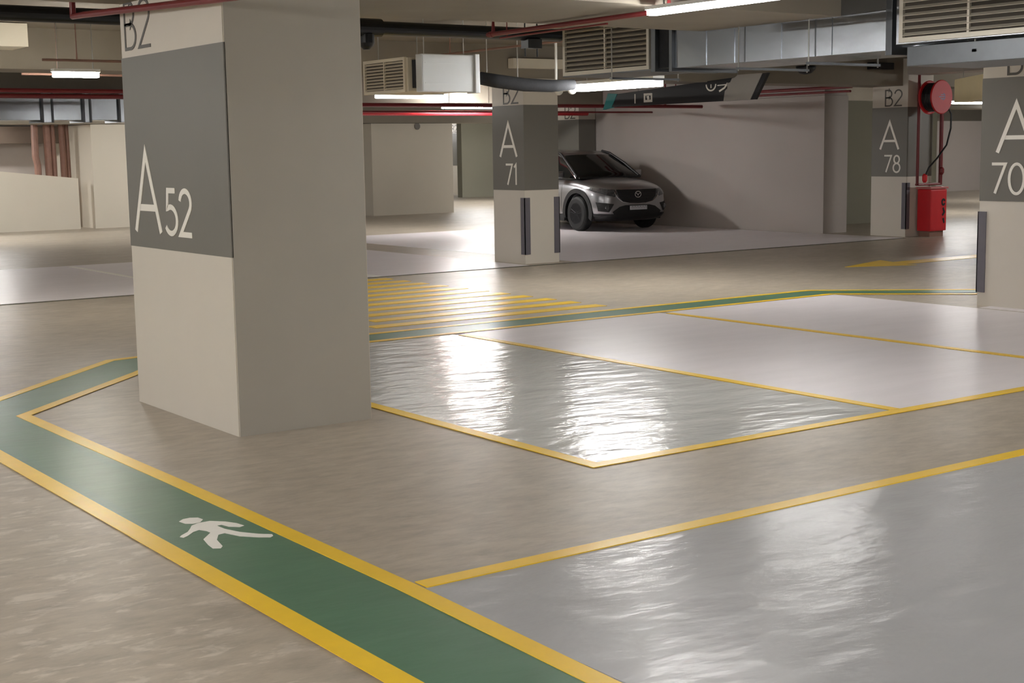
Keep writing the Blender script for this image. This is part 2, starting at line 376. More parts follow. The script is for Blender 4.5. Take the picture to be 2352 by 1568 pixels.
pillar('pillar marked A 78 with the red hose reel beside it', 21.0, 21.7, 17.14, 17.95, 'A', '78', ztop=3.2)
pillar('pillar marked A 70 cut by the right edge of the photo', 12.64, 13.3, 8.5, 9.36, 'A', '70', guards=((0, 1),), ztop=2.7)
pillar('pillar behind the silver car against the grey wall, only its grey band and white top showing', 20.3, 20.78, 25.84, 26.64, '', '', guards=(), ztop=2.62)
pillar('slim banded pillar far away in the bright gap left of pillar A71', 31.0, 31.5, 47, 47.8, '', '', guards=(), ztop=3.2)

# ------------------------------------------------------------------ lamps
def lamp(label, x0, x1, y0, y1, z, m=None, drop=True, h=.075, ztop=ZC, housing=True):
    t = thing('tube_lamp', label, 'lamp', ((x0+x1)/2, (y0+y1)/2, z), 'tube lamps under the ceiling')
    new('diffuser', B(x0+.01, x1-.01, y0+.01, y1-.01, z, z+h*.75, bev=.012), m or M_tube, t)
    new('housing', B(x0, x1, y0, y1, z+h*.75, z+h+.015, bev=.006), M_housing, t)
    if drop:
        alongx = (x1-x0) > (y1-y0)
        for k in (.12, .88):
            px = x0+(x1-x0)*k if alongx else (x0+x1)/2; py = y0+(y1-y0)*k if not alongx else (y0+y1)/2
            new('hanger_rod', T([(px, py, z+h), (px, py, ztop)], .006, 8), M_rod, t)
    return t
la = lamp('lit tube lamp hanging just right of pillar A71, under the louvred duct', 11.2, 11.38, 12.85, 14.38, 2.40, M_tube_l, h=.11)
new('conduit', T([(11.29, 14.83, ZC), (11.29, 14.83, 2.45)], .018, 10), M_housing, la)
for y_ in (14.78, 14.50):
    bm = bmesh.new(); bmesh.ops.create_uvsphere(bm, u_segments=16, v_segments=10, radius=.06, matrix=Matrix.Translation((11.29, y_, 2.43))); new('cable_gland', bm, M_housing, la, smooth=True)
new('cable_link', T([(11.29, 14.83, 2.43), (11.29, 14.36, 2.43)], .014, 8), M_housing, la)
lamp('lamp strip along the top edge of the big galvanised duct', 6.79, 6.89, 6.62, 7.88, 2.62, M_tube_half, h=.05)
lamp('glowing lamp at the upper left, left of pillar A52', 5.0, 5.5, 15.3, 15.42, 2.53, M_tube_w)
lamp('glowing lamp between pillars A52 and A71, above the red pipes', 16.1, 17.4, 24.9, 25.06, 2.54, M_tube, h=.1)
lamp('slim lamp left of the one above the red pipes', 11.2, 12.4, 19.2, 19.32, 2.5, M_tube_d)
lamp('lamp in front of pillar A78 above the hose reel', 10.9, 11.95, 8.7, 8.84, 2.42, M_tube_off)
lamp('lamp hidden behind the big duct, seen only in the floor reflections', 12.1, 12.35, 10.5, 12.0, 2.66, emitter('lamp_diffuser_soft', LAMP*.22))
offs = [  # unseen tube lamps added beyond the view as fill light
 (-1.2, 2.5, 0), (-1.2, 8.5, 0), (-.5, 14.5, 0), (3.4, -2.5, 0), (7.4, 1.0, 0), (12.3, 1.5, 0), (16.5, 2.0, 0), (-4, 20, 0), (1, 24, 0), (-5, 5, 0)]
offl = ['left of the walkway, nearest to the viewer', 'left of pillar A52', 'far to the left of pillar A52', 'behind the viewer', 'above the lower right bay', 'above the bay line on the right',
        'right of the louvred box', 'left of the far parapet wall', 'left end of the far driveway', 'over the left driveway', 'right of pillar A70', 'over the right bays near pillar A70', 'above the first bay corner']
for i, (x, y, ax) in enumerate(offs):
    dx, dy = (.7, .08) if ax else (.08, .72)
    lamp('unseen fill lamp added outside the frame, ' + offl[i], x-dx, x+dx, y-dy, y+dy, 2.58)
far = [(8.0, 30.2, 2.55), (13.5, 29.5, 2.55), (25, 30, 2.55), (30.5, 37, 2.6), (36, 25, 2.6), (29, 22, 2.6), (24.5, 14, 2.6), (30.2, 49, 2.6), (42, 27, 2.6), (8.5, 34.5, 2.5), (26, 38.5, 2.6), (24.8, 35, 2.6)]  # mostly unseen lamps, added to brighten the far walls, floor and gap
fl = ['added unseen fill lamp over the parapet wall at the left', 'added unseen fill lamp above the white wall block left of pillar A71', 'added unseen fill lamp behind the wall block', 'far lamp glowing in the gap left of pillar A71', 'added unseen fill lamp right of pillar A78', 'lamp behind the wall recess left of pillar A78', 'added unseen fill lamp beyond pillar A78 on the right', 'farthest lamp beyond the slim pillar', 'small lamp streak far right behind the hose reel', 'added hidden lamp behind the ramp parapet, brightening the wall and brown pipes', 'added fill lamp beyond the white wall block, deep in the gap', 'added unseen fill lamp just behind the white wall block']
for (x, y, z), lb in zip(far, fl): lamp(lb, x-.7, x+.7, y-.07, y+.07, z)

# ------------------------------------------------------------------ ductwork
def grille(parent, y0, y1, z0, z1, x, nslat, mull=1, m=None):
    """louvred grille on a face that looks towards -X"""
    f = bmesh.new(); b_ = .035
    box(f, x-.03, x, y0, y1, z0, z0+b_); box(f, x-.03, x, y0, y1, z1-b_, z1)
    box(f, x-.03, x, y0, y0+b_, z0+b_, z1-b_); box(f, x-.03, x, y1-b_, y1, z0+b_, z1-b_)
    for k in range(mull):
        yc = y0+(y1-y0)*(k+1)/(mull+1); box(f, x-.026, x, yc-.01, yc+.01, z0+b_, z1-b_)
    new('grille_frame', f, m or M_grille, parent)
    new('grille_back', B(x-.004, x+.004, y0+b_, y1-b_, z0+b_, z1-b_), M_void, parent)
    s = bmesh.new(); hh = (z1-z0-2*b_)/nslat
    for i in range(nslat):
        zc = z0+b_+hh*(i+.5)
        vs = box(s, -.0165, .0165, y0+b_, y1-b_, -.0025, .0025)
        R = Matrix.Rotation(math.radians(-38), 4, 'Y')
        for v in vs: v.co = R @ v.co; v.co += Vector((x-.016, 0, zc))
    new('louvre_blades', s, m or M_grille, parent)
d = thing('air_duct', 'large galvanised air duct with two louvred openings running along the top right', 'duct', (8.85, 9, 2.4))
XD = 8.85
new('duct_body', B(XD, XD+.75, 7.42, 9.86, 2.40, 2.875, bev=.004), M_galv, d)
new('duct_body', B(XD+.1, XD+.75, 4.0, 7.36, 2.42, 2.9, bev=.004), M_galv, d)
new('plenum_box', B(XD+.02, XD+.75, 10.16, 11.54, 2.40, 2.9, bev=.004), M_galvd, d)
grille(d, 10.2, 11.5, 2.41, 2.89, XD+.02, 9)
new('flange', B(XD-.035, XD+.79, 7.36, 7.42, 2.365, 2.915, bev=.004), M_galvd, d)
new('flange', B(XD-.03, XD+.79, 9.86, 9.9, 2.37, 2.91, bev=.004), M_galvd, d)
new('canvas_connector', B(XD+.02, XD+.73, 9.9, 10.1, 2.41, 2.86, bev=.01), M_insul, d)
new('flange', B(XD-.02, XD+.77, 10.1, 10.16, 2.38, 2.91, bev=.004), M_galvd, d)
for yy in (8.0, 8.55, 9.1, 9.45):
    new('seam_rib', B(XD-.006, XD-.0005, yy-.012, yy+.012, 2.405, 2.87), M_galv, d)
for yy in (6.9, 6.2, 5.6):
    new('seam_rib', B(XD+.094, XD+.0995, yy-.01, yy+.01, 2.425, 2.895), M_galv, d)
for yy in (10.7, 9.0, 8.2, 6.6):
    new('hanger_bracket', B(XD-.05, XD+.81, yy-.02, yy+.02, 2.34, 2.36), M_galvd, d)
    for xx in (XD-.04, XD+.8): new('hanger_rod', T([(xx, yy, 2.33), (xx, yy, ZC if yy < 7.8 or yy > 9.5 else 2.7)], .006, 8), M_rod, d)
# right louvre box
e = d
new('plenum_box', B(XD-.12, XD+.06, 4.7, 7.25, 2.43, 3.05, bev=.004), M_galv, e)
grille(e, 4.75, 7.2, 2.44, 3.04, XD-.12, 11, mull=3)
new('drop_plenum', B(XD-.05, XD+.75, 4.7, 7.2, 2.27, 2.415, bev=.004), M_galvd, e)
# air handling box near the centre
a = thing('fan_unit', 'small galvanised fan unit with a louvred side, hanging left of pillar A71', 'duct', (8.8, 14.3, 2.38))
new('plenum_box', B(8.82, 9.6, 14.42, 15.42, 2.38, 2.77, bev=.01), M_panelw, a)
grille(a, 14.44, 15.4, 2.375, 2.775, 8.82, 9, m=M_panelw)
new('gap_collar', B(8.88, 9.6, 14.34, 14.42, 2.42, 2.74), M_insul, a)
new('fan_casing', B(8.88, 9.6, 14.2, 14.34, 2.37, 2.80, bev=.012), M_light, a)
new('casing_flange', B(9.6, 9.66, 14.17, 14.36, 2.36, 2.81, bev=.006), M_light, a)
for z_ in (2.47, 2.7): new('casing_rib', B(8.92, 9.58, 14.192, 14.2, z_-.006, z_+.006), M_light, a)
for xx, yy in ((8.95, 14.27), (9.5, 14.27), (8.95, 15.3), (9.5, 15.3)):
    new('hanger_rod', T([(xx, yy, 2.77), (xx, yy, ZC)], .006, 8), M_rod, a)
# round insulated pipe from the fan unit
o = T([(9.76, 14.3, 2.54), (9.98, 14.3, 2.51), (10.4, 14.3, 2.47), (10.8, 14.28, 2.46), (11.12, 14.25, 2.48)], [.075, .082, .08, .075, .065], 18)
fd = thing('flexible_duct', 'dark round insulated duct between the fan unit and the lamp at pillar A71', 'duct', (10.4, 14.3, 2.5))
new('duct_hose', o, M_insul, fd, smooth=True)
new('hanger_rod', T([(10.3, 14.3, 2.5), (10.3, 14.3, ZC)], .006, 8), M_rod, fd)
new('hanger_rod', T([(9.85, 14.3, 2.55), (9.85, 14.3, ZC)], .006, 8), M_rod, fd)
# far duct on the left
f_ = thing('air_duct', 'galvanised duct far left, seen left of pillar A52', 'duct', (7, 25, 2.3))
xs = [4.3, 5.9, 6.7, 7.85, 8.02, 8.56, 8.68, 9.2, 10.1]
for i, (x0, x1) in enumerate(zip(xs, xs[1:])):
    o = .04 if i % 2 else 0
    new('duct_body', B(x0, x1-.03, 24.75-o, 25.4, 2.31-o, 2.76+o*.3, bev=.008), M_galv, f_)
    new('flange', B(x1-.03, x1, 24.69, 25.43, 2.27, 2.78), M_galvd, f_)
for (x, y) in ((6.0, 24.9), (9.6, 24.9)): new('hanger_rod', T([(x, y, 2.74), (x, y, ZC)], .008, 8), M_rod, f_)
# duct behind the hose reel, yellow lamp light put into its colour
bm = bmesh.new()
q = [(20.3, 15.6), (18.9, 13.9), (19.4, 13.5), (20.8, 15.2)]
prism(bm, q, 2.36, 2.74); g_ = thing('air_duct', 'duct end just left of pillar A70, yellow light put into its colour', 'duct', (19.5, 14.5, 2.36))
new('duct_body', bm, M_yelbox, g_)
bm = bmesh.new(); prism(bm, [(18.93, 13.95), (18.83, 13.83), (19.35, 13.42), (19.45, 13.52)], 2.34, 2.77); new('end_flange', bm, M_panelw, g_)
for (x, y) in ((19.2, 14.1), (20.4, 15.5)): new('hanger_rod', T([(x, y, 2.74), (x, y, ZC)], .006, 8), M_rod, g_)

# ------------------------------------------------------------------ pipes under the ceiling
bp_ = thing('drain_pipe', 'thick black pipe running under the ceiling behind pillar A52', 'pipe', (6, 11.6, 2.8))
new('pipe_run', T([(-6, 11.75, 2.83), (9.0, 11.75, 2.83)], .064, 20), M_black, bp_)
new('pipe_coupling', T([(6.0, 11.75, 2.83), (6.3, 11.75, 2.83)], .075, 20), M_black, bp_)
bm = bmesh.new(); lathe(bm, [(.05, 0), (.075, .02), (.075, .1), (.06, .13), (.03, .16)], (6.75, 11.75, 2.79), (0, 0, -1), 20); new('pipe_trap', bm, M_black, bp_)
new('pipe_coupling', T([(6.62, 11.75, 2.83), (6.9, 11.75, 2.83)], .085, 20), M_black, bp_)
new('pipe_hanger', B(8.55, 8.72, 11.68, 11.8, 2.69, 2.78), M_galvd, bp_)
for xx in (8.56, 8.71): new('hanger_rod', T([(xx, 11.75, 2.61), (xx, 11.75, ZC)], .008, 8), M_black, bp_)
def pipe(label, pts, r, m=M_red, risers=(), stub=None, n=12):
    t = thing('sprinkler_pipe', label, 'pipe', pts[0])
    new('pipe_run', T(pts, r, n), m, t)
    for p in risers: new('riser', T([p, (p[0], p[1], p[2]+.12), (p[0], p[1], ZC-.002)], [r*.9, r*.5, r*.5], 8), m, t)
    for p in (stub or ()):
        bm = bmesh.new(); lathe(bm, [(r*1.25, 0), (r*1.25, r*2.2)], Vector(p), Vector(pts[-1])-Vector(pts[0]), 14); new('pipe_fitting', bm, m, t)
    return t
pipe('dark red sprinkler pipe along the top, between the black pipe and the duct lamp', [(7.03, 10.18, 2.66), (6.96, 7.7, 2.66), (6.9, 4.0, 2.66)], .020, risers=[(7.03, 10.1, 2.66), (6.93, 6.0, 2.66), (6.95, 7.8, 2.66)], stub=[(7.03, 10.15, 2.66)])
pipe('second thin red pipe beside the sprinkler pipe over the louvred duct', [(7.10, 10.1, 2.63), (7.04, 8.6, 2.63)], .008, risers=[(7.10, 10.0, 2.63)])
pipe('thin brown pipe above the fan unit', [(10.05, 15.6, 2.9), (10.05, 11.9, 2.9)], .014, m=M_rust, risers=[(10.05, 15.4, 2.9), (10.05, 12.2, 2.9)])
pipe('pinkish red pipe crossing the top of pillar A52', [(3.42, 10.0, 2.77), (3.42, 10.0, 2.655), (3.42, 9.8, 2.65), (3.47, 7.8, 2.57), (3.47, 7.0, 2.54)], .022, risers=[(3.42, 10.0, 2.77), (3.47, 7.0, 2.54)])
pipe('upper thin brown pipe at the far left, above the glowing lamp', [(4.37, 13.7, 2.6), (6.0, 13.7, 2.6)], .012, m=M_rust, risers=[(4.7, 13.7, 2.6)])
pipe('lower thin dark pipe at the far left, in front of the glowing lamp', [(4.9, 16.1, 2.6), (7.4, 16.1, 2.6)], .013, m=M_rust, risers=[(5.3, 16.1, 2.6)])
for y_, z_, lb in ((20.1, 2.6, 'upper red pipe left of pillar A52, above the far duct'), (22.1, 2.6, 'lower red pipe left of pillar A52, above the far duct'), (20.8, 2.56, 'third red pipe behind the lamp left of pillar A52')):
    pipe(lb, [(2, y_, z_), (9.5, y_, z_)], .03, risers=[(3, y_, z_), (9, y_, z_)])
pipe('upper red pipe between pillars A52 and A71', [(10.5, 22.0, 2.5), (20.5, 22.0, 2.5)], .035, risers=[(12.0, 22.0, 2.5), (19.5, 22.0, 2.5)])
pipe('lower red pipe between pillars A52 and A71', [(10.5, 25.4, 2.46), (20.2, 25.4, 2.46)], .05, risers=[(12.0, 25.4, 2.46)], m=mat('red_pipe_bright', srgb(190, 40, 48), .35))
pipe('thin red pipe just above the lower one between pillars A52 and A71', [(10.5, 23.2, 2.42), (20.2, 23.2, 2.42)], .018, risers=[(12.5, 23.2, 2.42)])
pipe('red pipe along the top of the grey wall right of the sign board', [(20.6, 24.5, 2.74), (20.6, 18.1, 2.74)], .03, risers=[(20.6, 22, 2.74)])
pipe('lower red pipe along the top of the grey wall', [(20.68, 25.2, 2.68), (20.68, 18.2, 2.66)], .022, risers=[(20.68, 23, 2.67)])
pipe('red pipe in the far gap left of pillar A71', [(25, 36, 2.4), (30.5, 36, 2.4)], .06, risers=[(29, 36, 2.4)])
for k, (x, w_) in enumerate(((10.81, .08), (11.07, .085), (11.21, .055), (11.43, .08), (11.55, .045))):
    lb = ['leftmost brown vertical pipe above the far parapet wall', 'second brown vertical pipe above the far parapet wall', 'middle brown vertical pipe above the far parapet wall', 'fourth brown vertical pipe above the far parapet wall', 'rightmost brown vertical pipe above the far parapet wall'][k]
    tag(new('vertical_pipe', T([(x-.12, 34.3, 0), (x-.12, 34.3, 1.5), (x-.16 if k == 0 else x-.12, 34.3, 1.7), (x-.14, 34.3, 3.2)], w_, 10), M_rust), lb, 'pipe', 'brown pipes on the far left')

# pale boxes standing in for lit patches on the beam faces
def board(label, *a_, m=M_panelw): return tag(new('lit_beam_face', B(*a_, bev=.006), m), label, 'lit beam face')
board('pale box for a lit patch of beam face under the ceiling at the top left', 2.0, 5.15, 16.6, 17.22, 2.93, 3.19)
board('small pale box for a lit patch of beam face under the ceiling above pillar A71', 12.25, 13.15, 17.1, 17.24, 2.86, 3.0)

# sign board hanging before the grey wall
s = thing('sign_board', 'black hanging sign board with a grey emblem panel and slanted ends, before the grey wall', 'sign', (16.2, 18, 2.4))
def yz(bm, pts, x0, x1):
    lo = [bm.verts.new((x0, y_, z_)) for y_, z_ in pts]; hi = [bm.verts.new((x1, y_, z_)) for y_, z_ in pts]
    f1 = bm.faces.new(lo); f2 = bm.faces.new(hi[::-1]); n = len(pts)
    for i in range(n): bm.faces.new((lo[i], lo[(i+1) % n], hi[(i+1) % n], hi[i]))
    bmesh.ops.triangulate(bm, faces=[f1, f2])
bm = bmesh.new(); yz(bm, [(19.68, 2.40), (19.52, 2.62), (15.92, 2.80), (16.19, 2.405)], 16.2, 16.26); new('board_panel', bm, M_sign, s)
bm = bmesh.new(); yz(bm, [(16.87, 2.385+.02), (16.28, 2.405), (16.02, 2.80), (16.55, 2.80), (16.62, 2.76), (16.68, 2.75), (16.72, 2.69), (16.8, 2.68), (16.78, 2.6), (16.84, 2.56)], 16.185, 16.199); new('emblem_panel', bm, M_signg, s)
bm = bmesh.new(); yz(bm, [(19.92, 2.36), (19.78, 2.64), (19.53, 2.62), (19.69, 2.39)], 16.195, 16.262); new('end_strip', bm, M_teal, s)
bm = bmesh.new()
mpf = lambda a_, b_, d_: (16.199-d_, a_, b_)
strip(bm, [(19.05, 2.60), (19.05, 2.44)], .012, mpf, 0, .004)
strip(bm, [(18.8, 2.58), (18.8, 2.47), (18.62, 2.47), (18.62, 2.58), (18.8, 2.58)], .02, mpf, 0, .004)
strip(bm, [(18.72, 2.57), (18.70, 2.49)], .03, mpf, 0, .004)
strip(bm, arc(17.17, 2.68, .11, .1, 180, 360, 14), .012, mpf, 0, .004)
strip(bm, [(17.17, 2.68), (17.17, 2.62)], .01, mpf, 0, .004)
strip(bm, [(17.02, 2.655), (16.82, 2.66)], .008, mpf, 0, .004)
strip(bm, [(16.98, 2.56), (16.86, 2.61), (16.79, 2.68)], .015, mpf, 0, .004)
new('sign_marks', bm, M_letter, s)
for yy in (16.6, 19.0): new('hanger_rod', T([(16.23, yy, 2.6), (16.23, yy, ZC)], .008, 8), M_rod, s)

# small black things on the beam above the grey wall
bm = bmesh.new(); lathe(bm, [(.02, 0), (.17, 0), (.16, .06), (.1, .12), (.02, .14)], (18.2, 17.0, 3.0), (0, 0, -1), 24); tube(bm, [(18.2, 17.0, ZC), (18.2, 17.0, 3.0)], .02, 8)
tag(new('ceiling_speaker', bm, M_sign, smooth=True), 'black dome hanging in front of the beam above the grey wall', 'speaker')
tag(new('junction_box', B(20.02, 20.56, 17.1, 17.255, 2.99, 3.11, bev=.01), M_sign), 'black rectangular box on the beam above pillar A78', 'box')
# round notice on the white wall block
bm = bmesh.new(); lathe(bm, [(.09, 0), (.09, .012), (.075, .016), (.06, .016)], (20.5, 33.099, 2.34), (0, -1, 0), 24)
tag(new('wall_badge', bm, mat('badge_grey', srgb(120, 115, 108), .4)), 'small round grey badge high on the white wall block', 'badge')

# sprinkler head
t = thing('fire_sprinkler', 'small sprinkler hanging at the top edge above the louvred duct', 'sprinkler', (8.45, 10.3, 2.99))
new('drop_pipe', T([(8.45, 10.2, ZC), (8.45, 10.2, 2.98)], .01, 8), M_galvd, t)
bm = bmesh.new(); lathe(bm, [(.012, 0), (.02, .03), (.008, .05), (.03, .07), (.03, .075)], (8.45, 10.2, 2.99), (0, 0, -1), 14); new('head', bm, M_galvd, t)

# ------------------------------------------------------------------ hose reel and red cabinet
hr = thing('hose_reel', 'red fire hose reel on a red pipe frame beside pillar A78', 'hose reel', (21.45, 17.0, .95))
yf = 16.62
def disc(y0, y1, r, m, nm):
    bm = bmesh.new(); lathe(bm, [(r*.3, 0), (r*.96, .0), (r, .012), (r, y1-y0-.012), (r*.96, y1-y0), (r*.3, y1-y0)], (21.29, y0, 2.50), (0, 1, 0), 40); return new(nm, bm, m, hr)
disc(yf, yf+.035,   .30, M_redb, 'reel_disc')
disc(yf+.26, yf+.295,   .30, M_redb, 'reel_disc')
bm = bmesh.new()
for k in range(6): tube(bm, [(21.29+.235*math.cos(t_*PI/16), yf+.055+.038*k, 2.50+.235*math.sin(t_*PI/16)) for t_ in range(33)], .021, 8)
new('coiled_hose', bm, M_black, hr)
bm = bmesh.new()
for k, zz in enumerate((2.47, 2.505, 2.54)):
    strip(bm, [(21.2 if k == 1 else 21.25, zz-.004), (21.37, zz+.004)], .008, lambda a_, b_, d_: (a_, yf-.001-d_, b_), 0, .003)
strip(bm, arc(21.31, 2.505, .055, .06, -80, 80, 12), .007, lambda a_, b_, d_: (a_, yf-.001-d_, b_), 0, .003)
new('reel_emblem', bm, mat('emblem_pale', srgb(160, 150, 190), .5), hr)
fy = 17.0
new('frame_pipe', T([(21.13, fy, 2.95), (21.13, fy, .95)], .026), M_red, hr)
new('frame_pipe', T([(21.78, fy, 2.5), (21.78, fy, .945)], .035), M_red, hr)
new('frame_pipe', T([(21.10, fy, .945), (21.81, fy, .945)], .022), M_red, hr)
new('frame_pipe', T([(21.13, fy, 2.62), (21.42, fy, 2.76), (21.72, fy, 2.62), (21.78, fy, 2.45)], .022), M_red, hr)
new('reel_bracket', B(21.23, 21.35, yf+.30, fy+.12, 2.44, 2.56), M_red, hr)
bm = bmesh.new(); lathe(bm, [(.03, 0), (.05, .03), (.05, .10), (.03, .14)], (21.78, fy-.02, 1.25), (0, 0, -1), 16); new('stop_valve', bm, M_red, hr)
new('hanging_hose', T([(21.53, yf+.1, 2.4), (21.62, yf+.05, 2.2), (21.62, yf+.05, 1.95), (21.55, yf+.08, 1.65), (21.35, yf+.12, 1.42), (21.22, yf+.2, 1.25), (21.2, yf+.25, 1.12)], .016, 10), M_black, hr)
bm = bmesh.new(); lathe(bm, [(.02, 0), (.045, .03), (.045, .12), (.025, .16)], (21.2, yf+.27, 1.14), (0, 0, -1), 16); new('hose_nozzle', bm, M_redb, hr)
cb = thing('fire_cabinet', 'red fire extinguisher cabinet standing under the hose reel', 'cabinet', (21.5, 16.9, .1))
new('cabinet_body', B(21.24, 21.70, 16.78, 17.08, .10, .86, bev=.03), M_redb, cb)
new('plinth', B(21.28, 21.66, 16.82, 17.06, .0, .10), M_rust, cb)
new('cabinet_lid', B(21.22, 21.72, 16.76, 17.1, .862, .90, bev=.01), mat('lid_pink', srgb(190, 110, 108), .5), cb)
bm = bmesh.new()
fmap = lambda a_, b_, d_: (a_, 16.779-d_, b_)
strip(bm, arc(21.6, .62, .04, .05, 20, 340, 12), .018, fmap, 0, .004)
strip(bm, [(21.59, .52), (21.63, .44), (21.58, .38)], .02, fmap, 0, .004)
strip(bm, [(21.6, .33), (21.63, .24)], .02, fmap, 0, .004)
new('black_marks', bm, M_sign, cb)

# ------------------------------------------------------------------ the car
M_paint = mat('car_paint', srgb(158, 158, 161), .28, metal=.95, var=.01, coat=.8)
M_glass = mat('car_glass', srgb(10, 13, 14), .06, var=0, coat=.2)
M_trim = mat('car_trim', srgb(16, 16, 18), .5, var=.03)
M_tyre = mat('tyre', srgb(15, 15, 15), .7, var=.05)
M_rim = mat('rim', srgb(48, 49, 52), .35, metal=.7, var=.02)
M_chrome = mat('chrome', srgb(205, 207, 210), .15, metal=1, var=0)
M_head = mat('headlamp_glass', srgb(96, 98, 102), .08, metal=.6, var=.3, scale=40, coat=1)
M_plate = mat('number_plate', srgb(206, 208, 214), .4, var=.0)
XC, YF = 19.13, 22.42            # car centre line and front bumper
car = thing('car', 'silver sport utility car parked behind pillar A71 beside the grey wall', 'car', (XC, YF+2.27, 0))
def loft(secs):
    bm = bmesh.new(); rows = [[bm.verts.new(p) for p in s_] for s_ in secs]
    for a_, b_ in zip(rows, rows[1:]):
        for i in range(len(a_)-1): bm.faces.new((a_[i], a_[i+1], b_[i+1], b_[i]))
    bm.faces.new(rows[0]); bm.faces.new(rows[-1][::-1]); return bm
def lerp(tab, s_):
    for (a_, *va), (b_, *vb) in zip(tab, tab[1:]):
        if a_ <= s_ <= b_:
            k = (s_-a_)/(b_-a_); return [p+(q_-p)*k for p, q_ in zip(va, vb)]
    return list(tab[-1][1:])
#        s   half width  bottom  shoulder z  top z
BODY = [(0, .60, .34, .72, .80), (.05, .72, .26, .76, .90), (.18, .82, .22, .82, .965), (.45, .885, .20, .90, 1.015), (.85, .915, .20, .97, 1.07), (1.25, .92, .20, 1.0, 1.11),
        (1.6, .92, .20, 1.01, 1.12), (2.6, .92, .20, 1.03, 1.13), (3.6, .92, .22, 1.06, 1.14), (4.2, .88, .26, 1.05, 1.12), (4.45, .80, .34, 1.0, 1.08), (4.54, .66, .45, .95, 1.0)]
def half(s_):
    w_, zb, zs, zt = lerp(BODY, s_)
    h = [(0, zb), (w_*.7, zb), (w_*.95, zb+.05), (w_, zb+.18), (w_*1.0, (zb+zs)/2+.05), (w_*.985, zs-.05), (w_*.93, zs+.01), (w_*.80, zs+(zt-zs)*.62), (w_*.45, zt-.008), (0, zt)]
    return h
ss = [0, .05, .12, .22, .35, .5, .7, .9, 1.1, 1.3, 1.6, 2, 2.4, 2.8, 3.2, 3.6, 3.9, 4.2, 4.4, 4.5, 4.54]
secs = []
for s_ in ss:
    h = half(s_); secs.append([(XC-p, YF+s_, z_) for p, z_ in h] + [(XC+p, YF+s_, z_) for p, z_ in h[-2:0:-1]])
bm = bmesh.new(); rows = [[bm.verts.new(p) for p in s_] for s_ in secs]
for a_, b_ in zip(rows, rows[1:]):
    n = len(a_)
    for i in range(n): bm.faces.new((a_[i], a_[(i+1) % n], b_[(i+1) % n], b_[i]))
bm.faces.new(rows[0]); bm.faces.new(rows[-1][::-1])
body = new('body', bm, M_paint, car, smooth=True)
AX_F, AX_R, WR = .87, 3.57, .355
def evaluate(o_):
    dg = bpy.context.evaluated_depsgraph_get(); dg.update()
    me = bpy.data.meshes.new_from_object(o_.evaluated_get(dg)); o_.modifiers.clear(); o_.data = me
sub = body.modifiers.new('s', 'SUBSURF'); sub.levels = 2; sub.render_levels = 2
evaluate(body)
def bvh_of(o_):
    off = Vector(o_.location) + Vector(o_.parent.location)
    me = o_.data; return BVHTree.FromPolygons([v.co+off for v in me.vertices], [tuple(p.vertices) for p in me.polygons])
BV = bvh_of(body)
cuts = []
for ay in (AX_F, AX_R):
    bm = bmesh.new(); lathe(bm, [(.415, 0), (.415, 2.4)], (XC-1.2, YF+ay, .37), (1, 0, 0), 36); cuts.append(new('wheel_arch_cut', bm, M_trim))
for c_ in cuts:
    m_ = body.modifiers.new('b', 'BOOLEAN'); m_.object = c_; m_.operation = 'DIFFERENCE'; m_.solver = 'EXACT'
evaluate(body)
for c_ in cuts: bpy.data.objects.remove(c_)
for p in body.data.polygons: p.use_smooth = True
# inner liner so the arches read dark
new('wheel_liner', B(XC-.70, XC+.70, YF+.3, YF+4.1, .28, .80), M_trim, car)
# cabin
CAB = [(.98, .80, 1.06, .80, 1.085), (1.15, .80, 1.06, .77, 1.20), (1.75, .82, 1.06, .66, 1.545), (2.05, .83, 1.06, .62, 1.625), (2.7, .84, 1.06, .61, 1.655), (3.3, .83, 1.06, .60, 1.635), (3.85, .80, 1.06, .57, 1.56), (4.25, .77, 1.06, .62, 1.27), (4.36, .75, 1.06, .70, 1.12)]
secs = []
for s_, wb, zb, wt, zt in CAB:
    h = [(0, zb), (wb, zb), (wb*.995, zb+(zt-zb)*.08), (wb+(wt-wb)*.92, zt-(zt-zb)*.1), (wt*.88, zt-.004), (wt*.5, zt+.008), (0, zt+.012)]
    secs.append([(XC-p, YF+s_, z_) for p, z_ in h] + [(XC+p, YF+s_, z_) for p, z_ in h[-2:0:-1]])
bm = bmesh.new(); rows = [[bm.verts.new(p) for p in s_] for s_ in secs]
for r_, (a_, b_) in enumerate(zip(rows, rows[1:])):
    n = len(a_)
    for i in range(n):
        f = bm.faces.new((a_[i], a_[(i+1) % n], b_[(i+1) % n], b_[i])); k = min(i, n-1-i)
        f.material_index = 1 if (k >= 3 and r_ >= 2 and r_ < 6) else 0
bm.faces.new(rows[0]); bm.faces.new(rows[-1][::-1])
new('cabin_glass', bm, [M_glass, M_paint], car, smooth=True)
for sx in (-1, 1):
    bm = bmesh.new(); tube(bm, [(XC+sx*.79, YF+1.02, 1.1), (XC+sx*.72, YF+1.45, 1.37), (XC+sx*.63, YF+1.85, 1.575), (XC+sx*.6, YF+2.1, 1.625)], .028, 8); new('roof_post', bm, M_trim, car)
    for sy, sy2 in ((2.3, 2.35), (3.3, 3.42)): bm = bmesh.new(); tube(bm, [(XC+sx*.835, YF+sy, 1.08), (XC+sx*.62, YF+sy2, 1.6)], .03, 8); new('roof_post', bm, M_trim, car)
